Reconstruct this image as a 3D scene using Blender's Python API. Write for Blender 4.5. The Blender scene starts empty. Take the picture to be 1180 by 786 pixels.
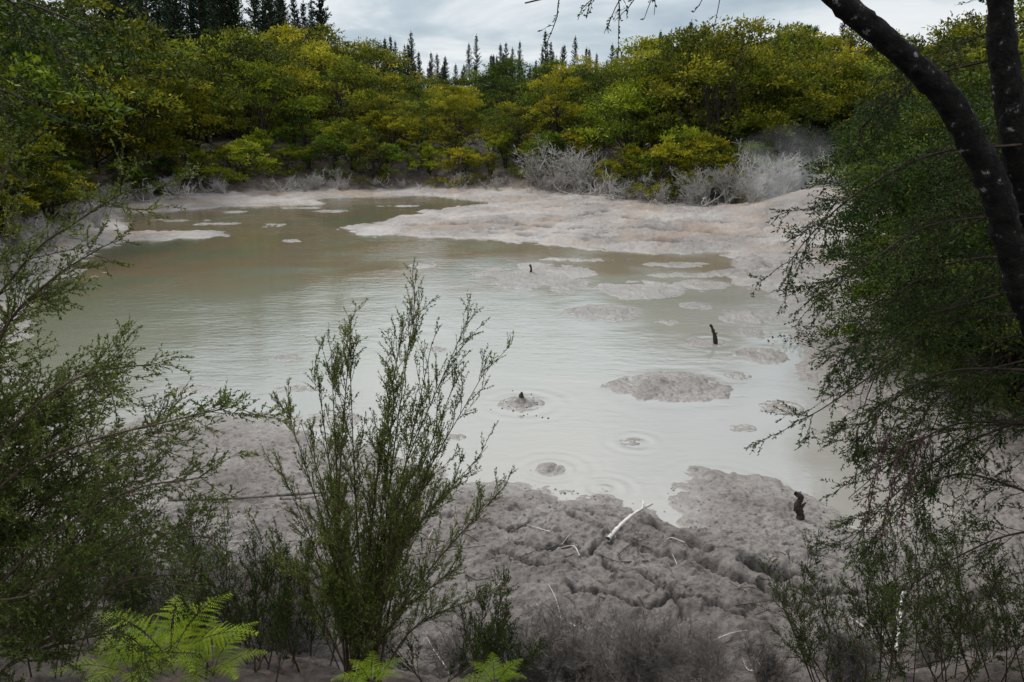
import bpy, math, time
import numpy as np
from mathutils import Vector
T0=time.time()
scene=bpy.context.scene
PI=math.pi
# ------------------------------------------------------------------ noise
def _h(ix,iy,s):
    n=(ix.astype(np.int64)*374761393+iy.astype(np.int64)*668265263+s*974634777)&0xFFFFFFFF
    n=((n^(n>>13))*1274126177)&0xFFFFFFFF
    n=(n^(n>>16))&0xFFFFFFFF
    return n/4294967295.0
def vn(x,y,s=0):
    ix=np.floor(x);iy=np.floor(y);fx=x-ix;fy=y-iy
    fx=fx*fx*fx*(fx*(fx*6-15)+10);fy=fy*fy*fy*(fy*(fy*6-15)+10)
    a=_h(ix,iy,s);b=_h(ix+1,iy,s);c=_h(ix,iy+1,s);d=_h(ix+1,iy+1,s)
    return ((a*(1-fx)+b*fx)*(1-fy)+(c*(1-fx)+d*fx)*fy)*2-1
def fbm(x,y,o=4,s=0,g=.5):
    r=0;a=1.0;t=0
    for i in range(o):
        r=r+a*vn(x*(2**i)+i*17.3,y*(2**i)-i*9.1,s+i);t+=a;a*=g
    return r/t
def worley(x,y,s=0):
    ix=np.floor(x);iy=np.floor(y);f1=np.full(x.shape,9.0);f2=f1.copy()
    for dx in(-1,0,1):
        for dy in(-1,0,1):
            cx=ix+dx;cy=iy+dy
            px=cx+_h(cx,cy,s);py=cy+_h(cx,cy,s+7)
            d=np.hypot(px-x,py-y)
            f2=np.where(d<f1,f1,np.minimum(f2,d));f1=np.minimum(f1,d)
    return f1,f2
def ss(a,b,x):
    t=np.clip((x-a)/(b-a),0,1);return t*t*(3-2*t)
def sdf(poly,x,y):
    d=np.full(x.shape,1e9);ins=np.zeros(x.shape,bool);n=len(poly)
    for i in range(n):
        ax,ay=poly[i];bx,by=poly[(i+1)%n]
        ex,ey=bx-ax,by-ay
        t=np.clip(((x-ax)*ex+(y-ay)*ey)/(ex*ex+ey*ey),0,1)
        d=np.minimum(d,np.hypot(x-ax-t*ex,y-ay-t*ey))
        if ey!=0:
            c=((ay>y)!=(by>y))&(x<(bx-ax)*(y-ay)/(by-ay)+ax)
            ins^=c
    return np.where(ins,-d,d)
def pld(pl,x,y):
    d=np.full(x.shape,1e9)
    for i in range(len(pl)-1):
        ax,ay=pl[i];bx,by=pl[i+1];ex,ey=bx-ax,by-ay
        t=np.clip(((x-ax)*ex+(y-ay)*ey)/(ex*ex+ey*ey),0,1)
        d=np.minimum(d,np.hypot(x-ax-t*ex,y-ay-t*ey))
    return d
# ------------------------------------------------------------------ terrain (metres; pool level z=0)
POOL=[(-12.5,54),(-6.7,57),(-1.9,51.5),(-5.3,45.5),(-7.2,41),(-8.6,38.6),(-5.5,36.2),(-1.5,35),(2.1,32.6),(5.1,31.2),(8.3,31.2),
(7.9,27.5),(7.4,24.5),(7.5,22),(7.3,20),(6.6,17.6),(5.9,15.1),(5.7,13.2),(5.4,11.3),(5.3,10.3),(5.8,9.8),(5.8,9.3),(4.5,9.35),(4.0,9.9),(3.5,10.5),
(2.85,10.7),(2.4,10.0),(2.05,9.4),(1.6,9.6),(1.2,10.1),(.1,10.45),(-.86,10.5),(-1.65,11.4),(-2.7,12.0),(-4.5,13.1),(-5.5,12.9),(-6.7,13.0),
(-8.5,13.6),(-10.7,16.3),(-13.8,22.2),(-15.2,27.7),(-16.5,34),(-13.6,36),(-14,37.8),(-18.5,37.5),(-21.5,45),(-17.5,48.5),(-12.3,50.5)]
BASIN=[(-2.5,6.0),(-5,7.8),(-8.5,10),(-11.5,13),(-14,18),(-17,26),(-20,36),(-24,46),(-22,54),(-14,59),(-6,60.5),(0,59),(6,53),(8,46.5),(12,45),
(17,47),(20,40),(17,31),(12.5,24),(10,18),(8.6,12),(7.3,8.5),(4.7,6.3),(1.5,5.7)]
ISL=[(.75,26.6,2.1,2.5,.075),(4.0,24.2,1.4,1.4,.07),(2.5,21.1,1.05,.95,.08),(3.1,14.8,1.2,.9,.08),(4.5,18.1,.5,.45,.04),(-4.9,16.8,.33,.28,.04),
(.17,13.8,.45,.38,.035),(-3.2,28.5,.5,.6,.04),(.58,10.95,.24,.22,.025),(-1.7,17.4,.25,.22,.03),(6.3,20.6,.9,1.1,.06),(-10.5,46.5,1.0,.8,.05),
(-12,40,.7,.8,.05),(-9.5,34.6,.5,.5,.04),(-15,40.5,1.3,.6,.05),(5.5,16.9,.6,.65,.045),(-3.2,13.0,.6,.4,.03),(6,28.6,1.3,.6,.04),(-7,49.5,1.4,.6,.05),(2.4,29.6,1.5,.5,.04),
(6.0,24.9,.9,.8,.05),(5.2,21.9,.5,.5,.04),(4.9,13.6,.4,.4,.035),(3.9,12.6,.25,.2,.03),(6.2,26.6,1.2,.5,.045),(5.0,26.4,.5,.4,.04),(4.0,20.0,.35,.3,.035),(5.9,18.9,.5,.5,.04),(1.6,24.0,.4,.35,.035),
(4.6,15.5,.3,.25,.03),(5.2,12.3,.35,.3,.03),(1.9,12.0,.18,.15,.025),(-1.0,12.2,.25,.18,.025),(-4.2,14.6,.4,.25,.03),(-6.2,14.6,.5,.3,.03),(-2.6,21.5,.3,.3,.03),(-17.5,42,1.6,.7,.05),(-13,48.2,1.6,.6,.05),(-16,46,1.2,.6,.05)]
CONES=[(.17,13.8,.10,.12),(.58,10.95,.08,.035),(3.0,10.15,.11,.05),(2.95,9.75,.09,.04),(1.3,9.9,.09,.04),(3.0,14.9,.09,.05),(.63,26.4,.2,.10),(2.7,10.9,.1,.03),(3.3,9.2,.08,.04),(2.3,9.3,.07,.03),(2.5,21.1,.12,.06),(3.6,14.7,.07,.04)]
CR=[([(-.3,9.7),(.3,9.3),(.75,8.9),(1.1,8.45),(1.5,8.1),(2.0,7.8),(2.5,7.3),(2.9,6.9)],.032,.14),
([(.2,9.7),(.6,9.5),(1.0,9.1),(1.35,8.95)],.024,.09),([(1.1,8.45),(.9,8.0),(1.15,7.6),(1.6,7.2),(1.7,6.8)],.028,.11),
([(1.75,8.95),(1.85,8.7),(2.1,8.45),(2.15,8.1)],.10,.22),([(2.55,7.75),(2.8,7.6),(2.95,7.7)],.09,.2),([(-.6,8.9),(-.1,8.6),(.2,8.7),(.6,8.4)],.024,.09),([(2.4,7.7),(2.9,7.75),(3.3,7.5)],.034,.10),
([(-.2,7.9),(.3,7.7),(.7,7.75)],.022,.07),([(3.2,8.3),(3.9,7.9),(4.5,7.8)],.028,.08),([(2.6,7.2),(3.4,7.0),(4.3,7.1),(5.2,7.4)],.036,.12),
([(-2.4,9.6),(-1.8,9.3),(-1.2,9.35),(-.8,9.0)],.024,.06),([(-3.5,10.6),(-2.9,10.1),(-2.2,10.2)],.024,.06),([(0,9.3),(.3,9.0),(.2,8.7)],.02,.07),([(.9,9.4),(1.2,9.45),(1.5,9.2)],.032,.1),
([(1.4,8.2),(1.9,8.3),(2.3,8.1),(2.7,7.75)],.028,.10),([(.7,7.3),(1.3,7.0),(2.0,7.1),(2.5,6.7)],.028,.09),([(3.0,7.4),(3.5,7.3),(4.1,7.5)],.028,.09),([(.6,8.2),(.3,8.0),(.0,8.1)],.04,.09),
([(-2,36.5),(2,35),(5,33.5),(8,33)],.2,.14),([(-5,38.5),(-1,39.2),(3,37),(7,36.5),(11,34)],.26,.18),([(4,41),(7,38.5),(10,38)],.22,.18),([(8.6,30),(9.5,26),(8.8,22),(8.9,18)],.10,.12),
([(0,42),(3,40.5),(5,42)],.22,.16),([(9,31),(11,30),(13,32)],.16,.14),([(-4,37.4),(0,37),(4,34.6)],.14,.1),([(-1,46),(2,45),(5,46)],.2,.12)]
def terrain(x,y):
    x=np.asarray(x,float);y=np.asarray(y,float)
    d=sdf(POOL,x,y);b=sdf(BASIN,x,y)
    far=ss(16,32,y)
    dn=d+fbm(x*1.3,y*1.3,4,3)*(.5+.2*far)+fbm(x*.3,y*.3,3,5)*(.15+1.0*far)+fbm(x*5,y*5,3,6)*.14
    z=np.where(dn>0,np.minimum(.045*dn+.006*ss(0,.25,dn),.45),.07*dn)
    z=np.maximum(z,-.6)
    out=ss(-.1,1.0,dn)
    q=((x-1.1)/2.4)**2+((y-8.1)/1.55)**2
    z=z+.20*np.exp(-q*q)*out
    z=z+.10*np.exp(-(((x-4.6)/2)**2+((y-7.2)/.9)**2))*out
    u=(x*.8+y*.6);w=(-x*.6+y*.8)
    rid=1-np.abs(fbm(u*.7+fbm(x,y,2,31)*.4,w*2.2,4,21))*2.2
    z=z+out*.05*rid*(1+1.2*far)
    rid2=1-np.abs(fbm(u*1.6+fbm(x*2,y*2,2,33)*.5,w*5,5,23,.6))*2.2
    z=z+out*.03*rid2*(1-far)
    wx=x+.16*fbm(x*3,y*3,5,41,.62);wy=y+.16*fbm(x*3,y*3,5,43,.62)
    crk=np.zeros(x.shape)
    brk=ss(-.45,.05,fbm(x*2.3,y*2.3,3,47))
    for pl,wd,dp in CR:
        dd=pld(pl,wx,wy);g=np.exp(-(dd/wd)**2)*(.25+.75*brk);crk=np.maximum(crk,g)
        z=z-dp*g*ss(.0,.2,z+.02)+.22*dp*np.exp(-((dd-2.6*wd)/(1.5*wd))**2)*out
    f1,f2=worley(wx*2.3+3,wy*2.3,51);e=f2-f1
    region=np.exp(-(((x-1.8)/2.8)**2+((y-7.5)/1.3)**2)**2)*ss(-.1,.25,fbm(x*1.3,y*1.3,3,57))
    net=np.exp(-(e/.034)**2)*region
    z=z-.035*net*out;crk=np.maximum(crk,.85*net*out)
    isl=np.zeros(x.shape)
    for (ix,iy,rx,ry,h) in ISL:
        m=(np.abs(x-ix)<rx*2)&(np.abs(y-iy)<ry*2)
        if not m.any():continue
        xx=x[m];yy=y[m]
        r0=np.hypot((xx-ix)/rx,(yy-iy)/ry)
        rr=r0+.30*fbm(xx*1.4/rx**.5,yy*1.4/ry**.5,3,61)+.2*fbm(xx*5,yy*5,3,63)
        zi=h*.62*(1-np.clip(rr,0,2)**2.2)+.006*np.cos(r0*14)
        z[m]=np.maximum(z[m],zi-.004);isl[m]=np.maximum(isl[m],1-ss(.8,1.25,rr))
    for (cx,cy,r,h) in CONES:
        rr=np.hypot(x-cx,y-cy)
        z=z+np.where(rr<6*r,h*np.exp(-(rr/r)**2)+.010*np.cos(rr/r*3.2)*np.exp(-(rr/r/3)**2)+.012*np.exp(-(rr/r/3)**2),0)
    near=1-ss(14,30,y)
    f1,f2=worley(x*9+fbm(x*4,y*4,2,71)*.5,y*9,72)
    lump=(.5-f1)*.036+fbm(x*5,y*5,5,75,.6)*.038
    lump=lump+near*np.abs(fbm(x*11,y*11,3,79,.6))*.03*ss(.1,1,dn)
    f3,_=worley(x*3.2,y*3.2,77)
    lump=lump+(.5-f3)*.03*ss(.2,1.5,dn)
    wetm=ss(-.03,.03,z)
    z=z+lump*wetm*(.6+.4*near)*(.4+.6*ss(-.2,1.2,dn)+.6*isl)
    z=z+far*wetm*fbm(x*1.2,y*1.2,4,81)*.08
    bn=b+fbm(x*.35,y*.35,3,91)*(.35+.8*far)
    bp=np.maximum(bn,0)
    nearb=1-ss(7,13,y)
    slope=.74*nearb+.34*(1-nearb)
    cap=3.35*nearb+2.2*(1-nearb)
    rise=cap*(1-np.exp(-(bp*slope/cap)*1.25))
    rise=rise+np.minimum(.05*np.maximum(bp-5,0)*(1-nearb),2.5)
    z=z+rise+ss(.3,2,bp)*fbm(x*1.1,y*1.1,4,95)*.12
    z=z+1.3*np.exp(-(((x-16.5)/3.2)**2+((y-41)/4)**2))
    return z,dn,bn,crk
def H(x,y): 
    return float(terrain(np.array([x],float),np.array([y],float))[0][0])
ang=np.concatenate([np.linspace(-180,-44,70,endpoint=False),np.linspace(-44,44,900,endpoint=False),np.linspace(44,180,71)])
rad=np.concatenate([np.linspace(.02,4.8,46,endpoint=False),np.linspace(4.8,10.5,380,endpoint=False),np.linspace(10.5,16,160,endpoint=False),np.geomspace(16,70,250,endpoint=False),np.geomspace(70,900,34)])
A,R=np.meshgrid(np.radians(ang),rad)
X=(R*np.sin(A)).ravel();Y=(R*np.cos(A)).ravel()
Z,DN,BN,CK=terrain(X,Y)
def mesh_np(name,V,F,k,mats,attrs=None,midx=None,smooth=False):
    me=bpy.data.meshes.new(name)
    V=np.ascontiguousarray(V,dtype=np.float32);F=np.ascontiguousarray(F,dtype=np.int32)
    nf=len(F)
    me.vertices.add(len(V));me.vertices.foreach_set("co",V.ravel())
    me.loops.add(nf*k);me.loops.foreach_set("vertex_index",F.ravel())
    me.polygons.add(nf);me.polygons.foreach_set("loop_start",np.arange(0,nf*k,k,dtype=np.int32))
    try: me.polygons.foreach_set("loop_total",np.full(nf,k,dtype=np.int32))
    except Exception: pass
    for m in mats: me.materials.append(m)
    if midx is not None: me.polygons.foreach_set("material_index",np.ascontiguousarray(midx,dtype=np.int32))
    me.polygons.foreach_set("use_smooth",np.full(nf,smooth))
    if attrs:
        for n,(dom,a) in attrs.items():
            at=me.attributes.new(n,'FLOAT',dom);at.data.foreach_set("value",np.ascontiguousarray(a,dtype=np.float32))
    me.update();me.validate()
    return me
def obj(name,me,parent=None,loc=None,rot=None,sc=None):
    o=bpy.data.objects.new(name,me);scene.collection.objects.link(o)
    if parent:o.parent=parent
    if loc is not None:o.location=loc
    if rot is not None:o.rotation_euler=rot
    if sc is not None:o.scale=(sc,sc,sc) if not hasattr(sc,'__len__') else sc
    return o
# ------------------------------------------------------------------ materials
class NT:
    def __init__(s,mat):
        mat.use_nodes=True;s.t=mat.node_tree;s.t.nodes.clear()
    def n(s,ty,**k):
        nd=s.t.nodes.new(ty)
        for a,b in k.items():setattr(nd,a,b)
        return nd
    def l(s,a,b): s.t.links.new(a,b)
    def ramp(s,fac,stops):
        r=s.n('ShaderNodeValToRGB');e=r.color_ramp.elements
        while len(e)<len(stops):e.new(.5)
        for el,(p,c) in zip(e,stops):el.position=p;el.color=(*c,1) if len(c)==3 else c
        s.l(fac,r.inputs[0]);return r.outputs[0]
    def noise(s,vec,scale,det=5,rough=.55,dist=0):
        n=s.n('ShaderNodeTexNoise');n.inputs['Scale'].default_value=scale;n.inputs['Detail'].default_value=det
        n.inputs['Roughness'].default_value=rough;n.inputs['Distortion'].default_value=dist
        if vec is not None:s.l(vec,n.inputs['Vector'])
        return n.outputs['Fac']
    def math(s,op,a,b=None,clamp=False):
        m=s.n('ShaderNodeMath',operation=op);m.use_clamp=clamp
        for i,v in enumerate((a,b)):
            if v is None:continue
            if isinstance(v,(int,float)):m.inputs[i].default_value=v
            else:s.l(v,m.inputs[i])
        return m.outputs[0]
    def mix(s,f,a,b,mode='MIX'):
        m=s.n('ShaderNodeMix',data_type='RGBA',blend_type=mode)
        for i,v in ((0,f),(6,a),(7,b)):
            if isinstance(v,(int,float)):m.inputs[i].default_value=v
            elif isinstance(v,tuple):m.inputs[i].default_value=(*v,1)
            else:s.l(v,m.inputs[i])
        return m.outputs[2]
    def mr(s,v,a,b,c=0,d=1):
        m=s.n('ShaderNodeMapRange');s.l(v,m.inputs[0])
        for i,q in enumerate((a,b,c,d)):m.inputs[i+1].default_value=q
        return m.outputs[0]
def leafmat(name,stops,trans=.3,hue=.0,rough=.6,spec=.08):
    m=bpy.data.materials.new(name);n=NT(m)
    at=n.n('ShaderNodeAttribute',attribute_name='var')
    oi=n.n('ShaderNodeObjectInfo')
    f=n.math('ADD',at.outputs['Fac'],n.math('MULTIPLY',n.math('SUBTRACT',oi.outputs['Random'],.5),hue),True)
    c=n.ramp(f,stops)
    if hue>0:
        r2=n.math('FRACT',n.math('MULTIPLY',oi.outputs['Random'],7.31))
        c=n.mix(1.0,c,n.ramp(r2,[(0,(.50,.78,.8)),(.3,(.85,1,.9)),(.65,(1.12,1.04,.8)),(1,(1.3,1.12,.8))]),'MULTIPLY')
    p=n.n('ShaderNodeBsdfPrincipled');n.l(c,p.inputs['Base Color']);p.inputs['Roughness'].default_value=rough
    p.inputs['Specular IOR Level'].default_value=spec
    t=n.n('ShaderNodeBsdfTranslucent');n.l(c,t.inputs['Color'])
    mx=n.n('ShaderNodeMixShader');mx.inputs[0].default_value=trans
    n.l(p.outputs[0],mx.inputs[1]);n.l(t.outputs[0],mx.inputs[2])
    o=n.n('ShaderNodeOutputMaterial');n.l(mx.outputs[0],o.inputs[0]);return m
def woodmat(name,stops,scale=20,bump=.3,rough=.85,bd=.02):
    m=bpy.data.materials.new(name);n=NT(m)
    tc=n.n('ShaderNodeTexCoord')
    f=n.noise(tc.outputs['Object'],scale,6,.65)
    c=n.ramp(f,stops)
    p=n.n('ShaderNodeBsdfPrincipled');n.l(c,p.inputs['Base Color']);p.inputs['Roughness'].default_value=rough
    p.inputs['Specular IOR Level'].default_value=.12
    b=n.n('ShaderNodeBump');b.inputs['Strength'].default_value=bump;b.inputs['Distance'].default_value=bd
    n.l(n.noise(tc.outputs['Object'],scale*2.5,5,.7),b.inputs['Height']);n.l(b.outputs[0],p.inputs['Normal'])
    o=n.n('ShaderNodeOutputMaterial');n.l(p.outputs[0],o.inputs[0]);return m
# ground
gm=bpy.data.materials.new('mud_and_soil');n=NT(gm)
geo=n.n('ShaderNodeNewGeometry');sep=n.n('ShaderNodeSeparateXYZ');n.l(geo.outputs['Position'],sep.inputs[0])
P=geo.outputs['Position']
cA=n.ramp(n.noise(P,.9,7,.62,.4),[(.28,(.112,.092,.083)),(.5,(.168,.146,.134)),(.72,(.235,.212,.198))])
cB=n.ramp(n.noise(P,14,6,.72),[(.34,(.26,.24,.23)),(.50,(.93,.93,.93)),(.75,(1.25,1.22,1.18))])
mud=n.mix(1.0,cA,cB,'MULTIPLY')
st=n.mr(n.noise(P,.35,5,.6,.6),.48,.60)
farm=n.mr(sep.outputs['Y'],22,34)
mud=n.mix(n.math('MULTIPLY',n.math('MULTIPLY',st,farm),.75),mud,(.165,.115,.08))
pale=n.mr(n.noise(P,.22,4,.5),.45,.62)
mud=n.mix(n.math('MULTIPLY',n.math('MULTIPLY',pale,n.mr(sep.outputs['Y'],14,26)),.55),mud,(.28,.252,.232))
wet=n.mr(sep.outputs['Z'],.0,.09,1,0)
mud=n.mix(n.math('MULTIPLY',wet,.55),mud,(.172,.154,.140))
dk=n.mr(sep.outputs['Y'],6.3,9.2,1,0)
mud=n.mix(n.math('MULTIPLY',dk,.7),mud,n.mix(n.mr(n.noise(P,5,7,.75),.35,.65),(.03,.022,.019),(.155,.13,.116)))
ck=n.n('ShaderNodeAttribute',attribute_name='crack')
mud=n.mix(n.math('MULTIPLY',ck.outputs['Fac'],.9),mud,(.018,.014,.012))  # cracks darkened in the base colour: wet mud plus painted recess shade
soil=n.ramp(n.noise(P,3,8,.7),[(.3,(.012,.008,.005)),(.5,(.035,.022,.015)),(.72,(.10,.068,.048))])
lt=n.n('ShaderNodeAttribute',attribute_name='litter')
lf=n.math('ADD',lt.outputs['Fac'],n.math('MULTIPLY',n.math('SUBTRACT',n.noise(P,2.2,6,.65),.5),1.1),True)
col=n.mix(lf,mud,soil)
p=n.n('ShaderNodeBsdfPrincipled');n.l(col,p.inputs['Base Color'])
n.l(n.mr(sep.outputs['Z'],.0,.16,.22,.7),p.inputs['Roughness']);p.inputs['Specular IOR Level'].default_value=.4
b1=n.n('ShaderNodeBump');b1.inputs['Strength'].default_value=1.0;b1.inputs['Distance'].default_value=.05
hh=n.math('ADD',n.noise(P,9,8,.76),n.math('MULTIPLY',n.noise(P,45,5,.7),.45))
hh=n.math('MULTIPLY',hh,n.mr(sep.outputs['Z'],-.02,.06,.15,1))
n.l(hh,b1.inputs['Height']);n.l(b1.outputs[0],p.inputs['Normal'])
o=n.n('ShaderNodeOutputMaterial');n.l(p.outputs[0],o.inputs[0])
nr,nc=R.shape
I=np.arange(nr*nc).reshape(nr,nc)
F=np.stack([I[:-1,:-1],I[1:,:-1],I[1:,1:],I[:-1,1:]],-1).reshape(-1,4)
lit=ss(-.9,.7,BN)*(1-.85*np.exp(-(((X-16.5)/4.2)**2+((Y-41)/5)**2)))
lit=np.where(Y<12,ss(-.3,1.3,BN)*.85,lit)
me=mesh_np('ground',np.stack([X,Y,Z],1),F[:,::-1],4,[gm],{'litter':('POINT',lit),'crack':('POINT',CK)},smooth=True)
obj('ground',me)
print('terrain',time.time()-T0)
# water
wm=bpy.data.materials.new('milky_pool_water');n=NT(wm)
geo=n.n('ShaderNodeNewGeometry');P=geo.outputs['Position'];sep=n.n('ShaderNodeSeparateXYZ');n.l(P,sep.inputs[0])
g1=n.mix(n.mr(n.noise(P,.12,4,.5,.5),.35,.65),(.190,.180,.163),(.155,.152,.127))
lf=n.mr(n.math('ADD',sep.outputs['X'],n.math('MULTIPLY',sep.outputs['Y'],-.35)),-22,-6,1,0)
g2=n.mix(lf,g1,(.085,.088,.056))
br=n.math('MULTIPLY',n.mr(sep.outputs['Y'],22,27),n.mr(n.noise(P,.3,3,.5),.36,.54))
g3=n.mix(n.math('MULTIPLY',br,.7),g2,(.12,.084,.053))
nearw=n.mr(sep.outputs['Y'],9,17,1,0)
g3=n.mix(n.math('MULTIPLY',nearw,.7),g3,(.192,.173,.158))
p=n.n('ShaderNodeBsdfPrincipled');n.l(g3,p.inputs['Base Color']);p.inputs['Roughness'].default_value=.05;p.inputs['IOR'].default_value=1.58
mp=n.n('ShaderNodeMapping');mp.inputs['Scale'].default_value=(1.0,2.2,1);n.l(P,mp.inputs[0])
h1=n.noise(mp.outputs[0],2.4,4,.6,.4);h2=n.noise(mp.outputs[0],.5,3,.5)
calm=n.mr(n.noise(P,.16,3,.5,.6),.38,.62,.35,1.3)
hs=n.math('MULTIPLY',n.math('ADD',n.math('MULTIPLY',h1,.5),n.math('MULTIPLY',h2,.6)),calm)
for (cx,cy,fr,sc) in [(.58,10.95,26,.9),(3.0,10.4,24,1.1),(.17,13.8,18,1.3),(1.3,10.3,26,.7),(3.1,14.8,9,2.0),(2.4,21.1,6,2.4),(-2.3,18.5,8,2.2),(2.0,12.0,22,.7),(4.7,18,12,1.2)]:
    cb=n.n('ShaderNodeCombineXYZ');cb.inputs[0].default_value=cx;cb.inputs[1].default_value=cy
    vd=n.n('ShaderNodeVectorMath',operation='DISTANCE');n.l(P,vd.inputs[0]);n.l(cb.outputs[0],vd.inputs[1])
    r=vd.outputs['Value']
    wv=n.math('MULTIPLY',n.math('SINE',n.math('MULTIPLY',r,fr)),n.mr(r,.1,sc,.25,0))
    hs=n.math('ADD',hs,n.math('MULTIPLY',wv,.9))
bp=n.n('ShaderNodeBump');bp.inputs['Strength'].default_value=.42;bp.inputs['Distance'].default_value=.05
n.l(hs,bp.inputs['Height']);n.l(bp.outputs[0],p.inputs['Normal'])
o=n.n('ShaderNodeOutputMaterial');n.l(p.outputs[0],o.inputs[0])
me=mesh_np('water',np.array([[-27,7.9,0],[12,7.9,0],[12,60,0],[-27,60,0]]),np.array([[0,1,2,3]]),4,[wm])
obj('pool_water',me)
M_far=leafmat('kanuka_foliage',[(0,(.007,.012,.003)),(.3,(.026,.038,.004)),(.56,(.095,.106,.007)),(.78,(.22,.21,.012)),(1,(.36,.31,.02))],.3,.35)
M_mid=leafmat('manuka_foliage',[(0,(.006,.011,.002)),(.5,(.026,.037,.006)),(.8,(.095,.100,.012)),(1,(.19,.18,.020))],.3,.2)
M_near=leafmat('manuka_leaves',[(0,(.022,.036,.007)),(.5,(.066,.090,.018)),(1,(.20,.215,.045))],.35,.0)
M_dark=leafmat('shaded_leaves',[(0,(.006,.013,.003)),(.5,(.022,.038,.007)),(1,(.080,.10,.018))],.25,.0)  # darker leaf copy, the shade on near trees is put into its colour
M_pine=leafmat('pine_needles',[(0,(.004,.010,.006)),(.6,(.012,.024,.012)),(1,(.026,.042,.017))],.1,.15)
M_fern=leafmat('fern_fronds',[(0,(.08,.14,.006)),(.5,(.17,.24,.010)),(1,(.30,.33,.025))],.35,.0)
M_seed=leafmat('dry_seed_heads',[(0,(.03,.018,.016)),(1,(.10,.06,.055))],.1,0)
M_bark=woodmat('bark',[(.3,(.010,.007,.006)),(.55,(.030,.022,.017)),(.75,(.07,.055,.042))],14)
M_twig=woodmat('twig_bark',[(.3,(.028,.019,.012)),(.7,(.08,.055,.036))],30)
M_trunk=woodmat('lichen_trunk_bark',[(.35,(.004,.003,.003)),(.56,(.013,.011,.009)),(.62,(.022,.020,.018)),(.66,(.20,.20,.185))],22,1.0,.9,.03)
M_dead=woodmat('dead_wood',[(.3,(.16,.14,.125)),(.7,(.42,.39,.36))],18)
M_deadd=woodmat('dead_twigs_grey',[(.3,(.05,.041,.036)),(.7,(.17,.15,.138))],18)
M_drift=woodmat('bleached_driftwood',[(.3,(.26,.23,.21)),(.7,(.50,.47,.44))],25)
M_stump=woodmat('wet_dark_wood',[(.3,(.012,.009,.008)),(.7,(.06,.042,.035))],25)
# ------------------------------------------------------------------ plant builder
def unit(v): return v/(np.linalg.norm(v,axis=-1,keepdims=True)+1e-9)
class B:
    def __init__(s,seed):
        s.V=[];s.F=[];s.M=[];s.A=[];s.nv=0;s.r=np.random.RandomState(seed)
    def add(s,V,F,m,a):
        s.V.append(V);s.F.append(F+s.nv);s.nv+=len(V)
        s.M.append(np.full(len(F),m));s.A.append(a if hasattr(a,'__len__') else np.full(len(F),a))
    def tube(s,pts,rr,k=3,m=0,rough=0):
        n=len(pts);T=np.gradient(pts,axis=0);T=unit(T)
        ref=np.array([.13,.31,.94]) if abs(T[0][2])<.85 else np.array([.9,.1,.2])
        S=unit(np.cross(T,ref));U=np.cross(T,S)
        a=np.arange(k)*2*PI/k
        rad_=np.asarray(rr)[:,None]*np.ones((1,k))
        if rough: rad_=rad_*(1+rough*s.r.normal(size=rad_.shape))
        V=pts[:,None,:]+(S[:,None,:]*np.cos(a)[None,:,None]+U[:,None,:]*np.sin(a)[None,:,None])*rad_[:,:,None]
        i=np.arange(n-1)[:,None]*k;j=np.arange(k)[None,:];j2=(j+1)%k
        F=np.stack([i+j,i+j2,i+k+j2,i+k+j],-1).reshape(-1,4)
        s.add(V.reshape(-1,3),F,m,.5)
    def leaves(s,p,d,L,W,a,m=1):
        N=len(p)
        d=unit(d);sd=unit(np.cross(d,s.r.normal(size=(N,3))))
        L=np.asarray(L)[:,None];W=np.asarray(W)[:,None]
        V=np.stack([p,p+d*L*.45+sd*W*.5,p+d*L,p+d*L*.45-sd*W*.5],1).reshape(-1,3)
        F=np.arange(4*N).reshape(N,4)
        s.add(V,F,m,np.clip(a,0,1))
    def mesh(s,name,mats,smooth=False):
        return mesh_np(name,np.concatenate(s.V),np.concatenate(s.F),4,mats,{'var':('FACE',np.concatenate(s.A))},np.concatenate(s.M),smooth)
def crom(P,n):
    P=np.asarray(P,float);P=np.vstack([2*P[0]-P[1],P,2*P[-1]-P[-2]])
    out=[]
    segs=len(P)-3
    for i in range(segs):
        t=np.linspace(0,1,n,endpoint=(i==segs-1))[:,None]
        a,b,c,d=P[i:i+4]
        out.append(.5*((2*b)+(-a+c)*t+(2*a-5*b+4*c-d)*t*t+(-a+3*b-3*c+d)*t**3))
    return np.vstack(out)
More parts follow.
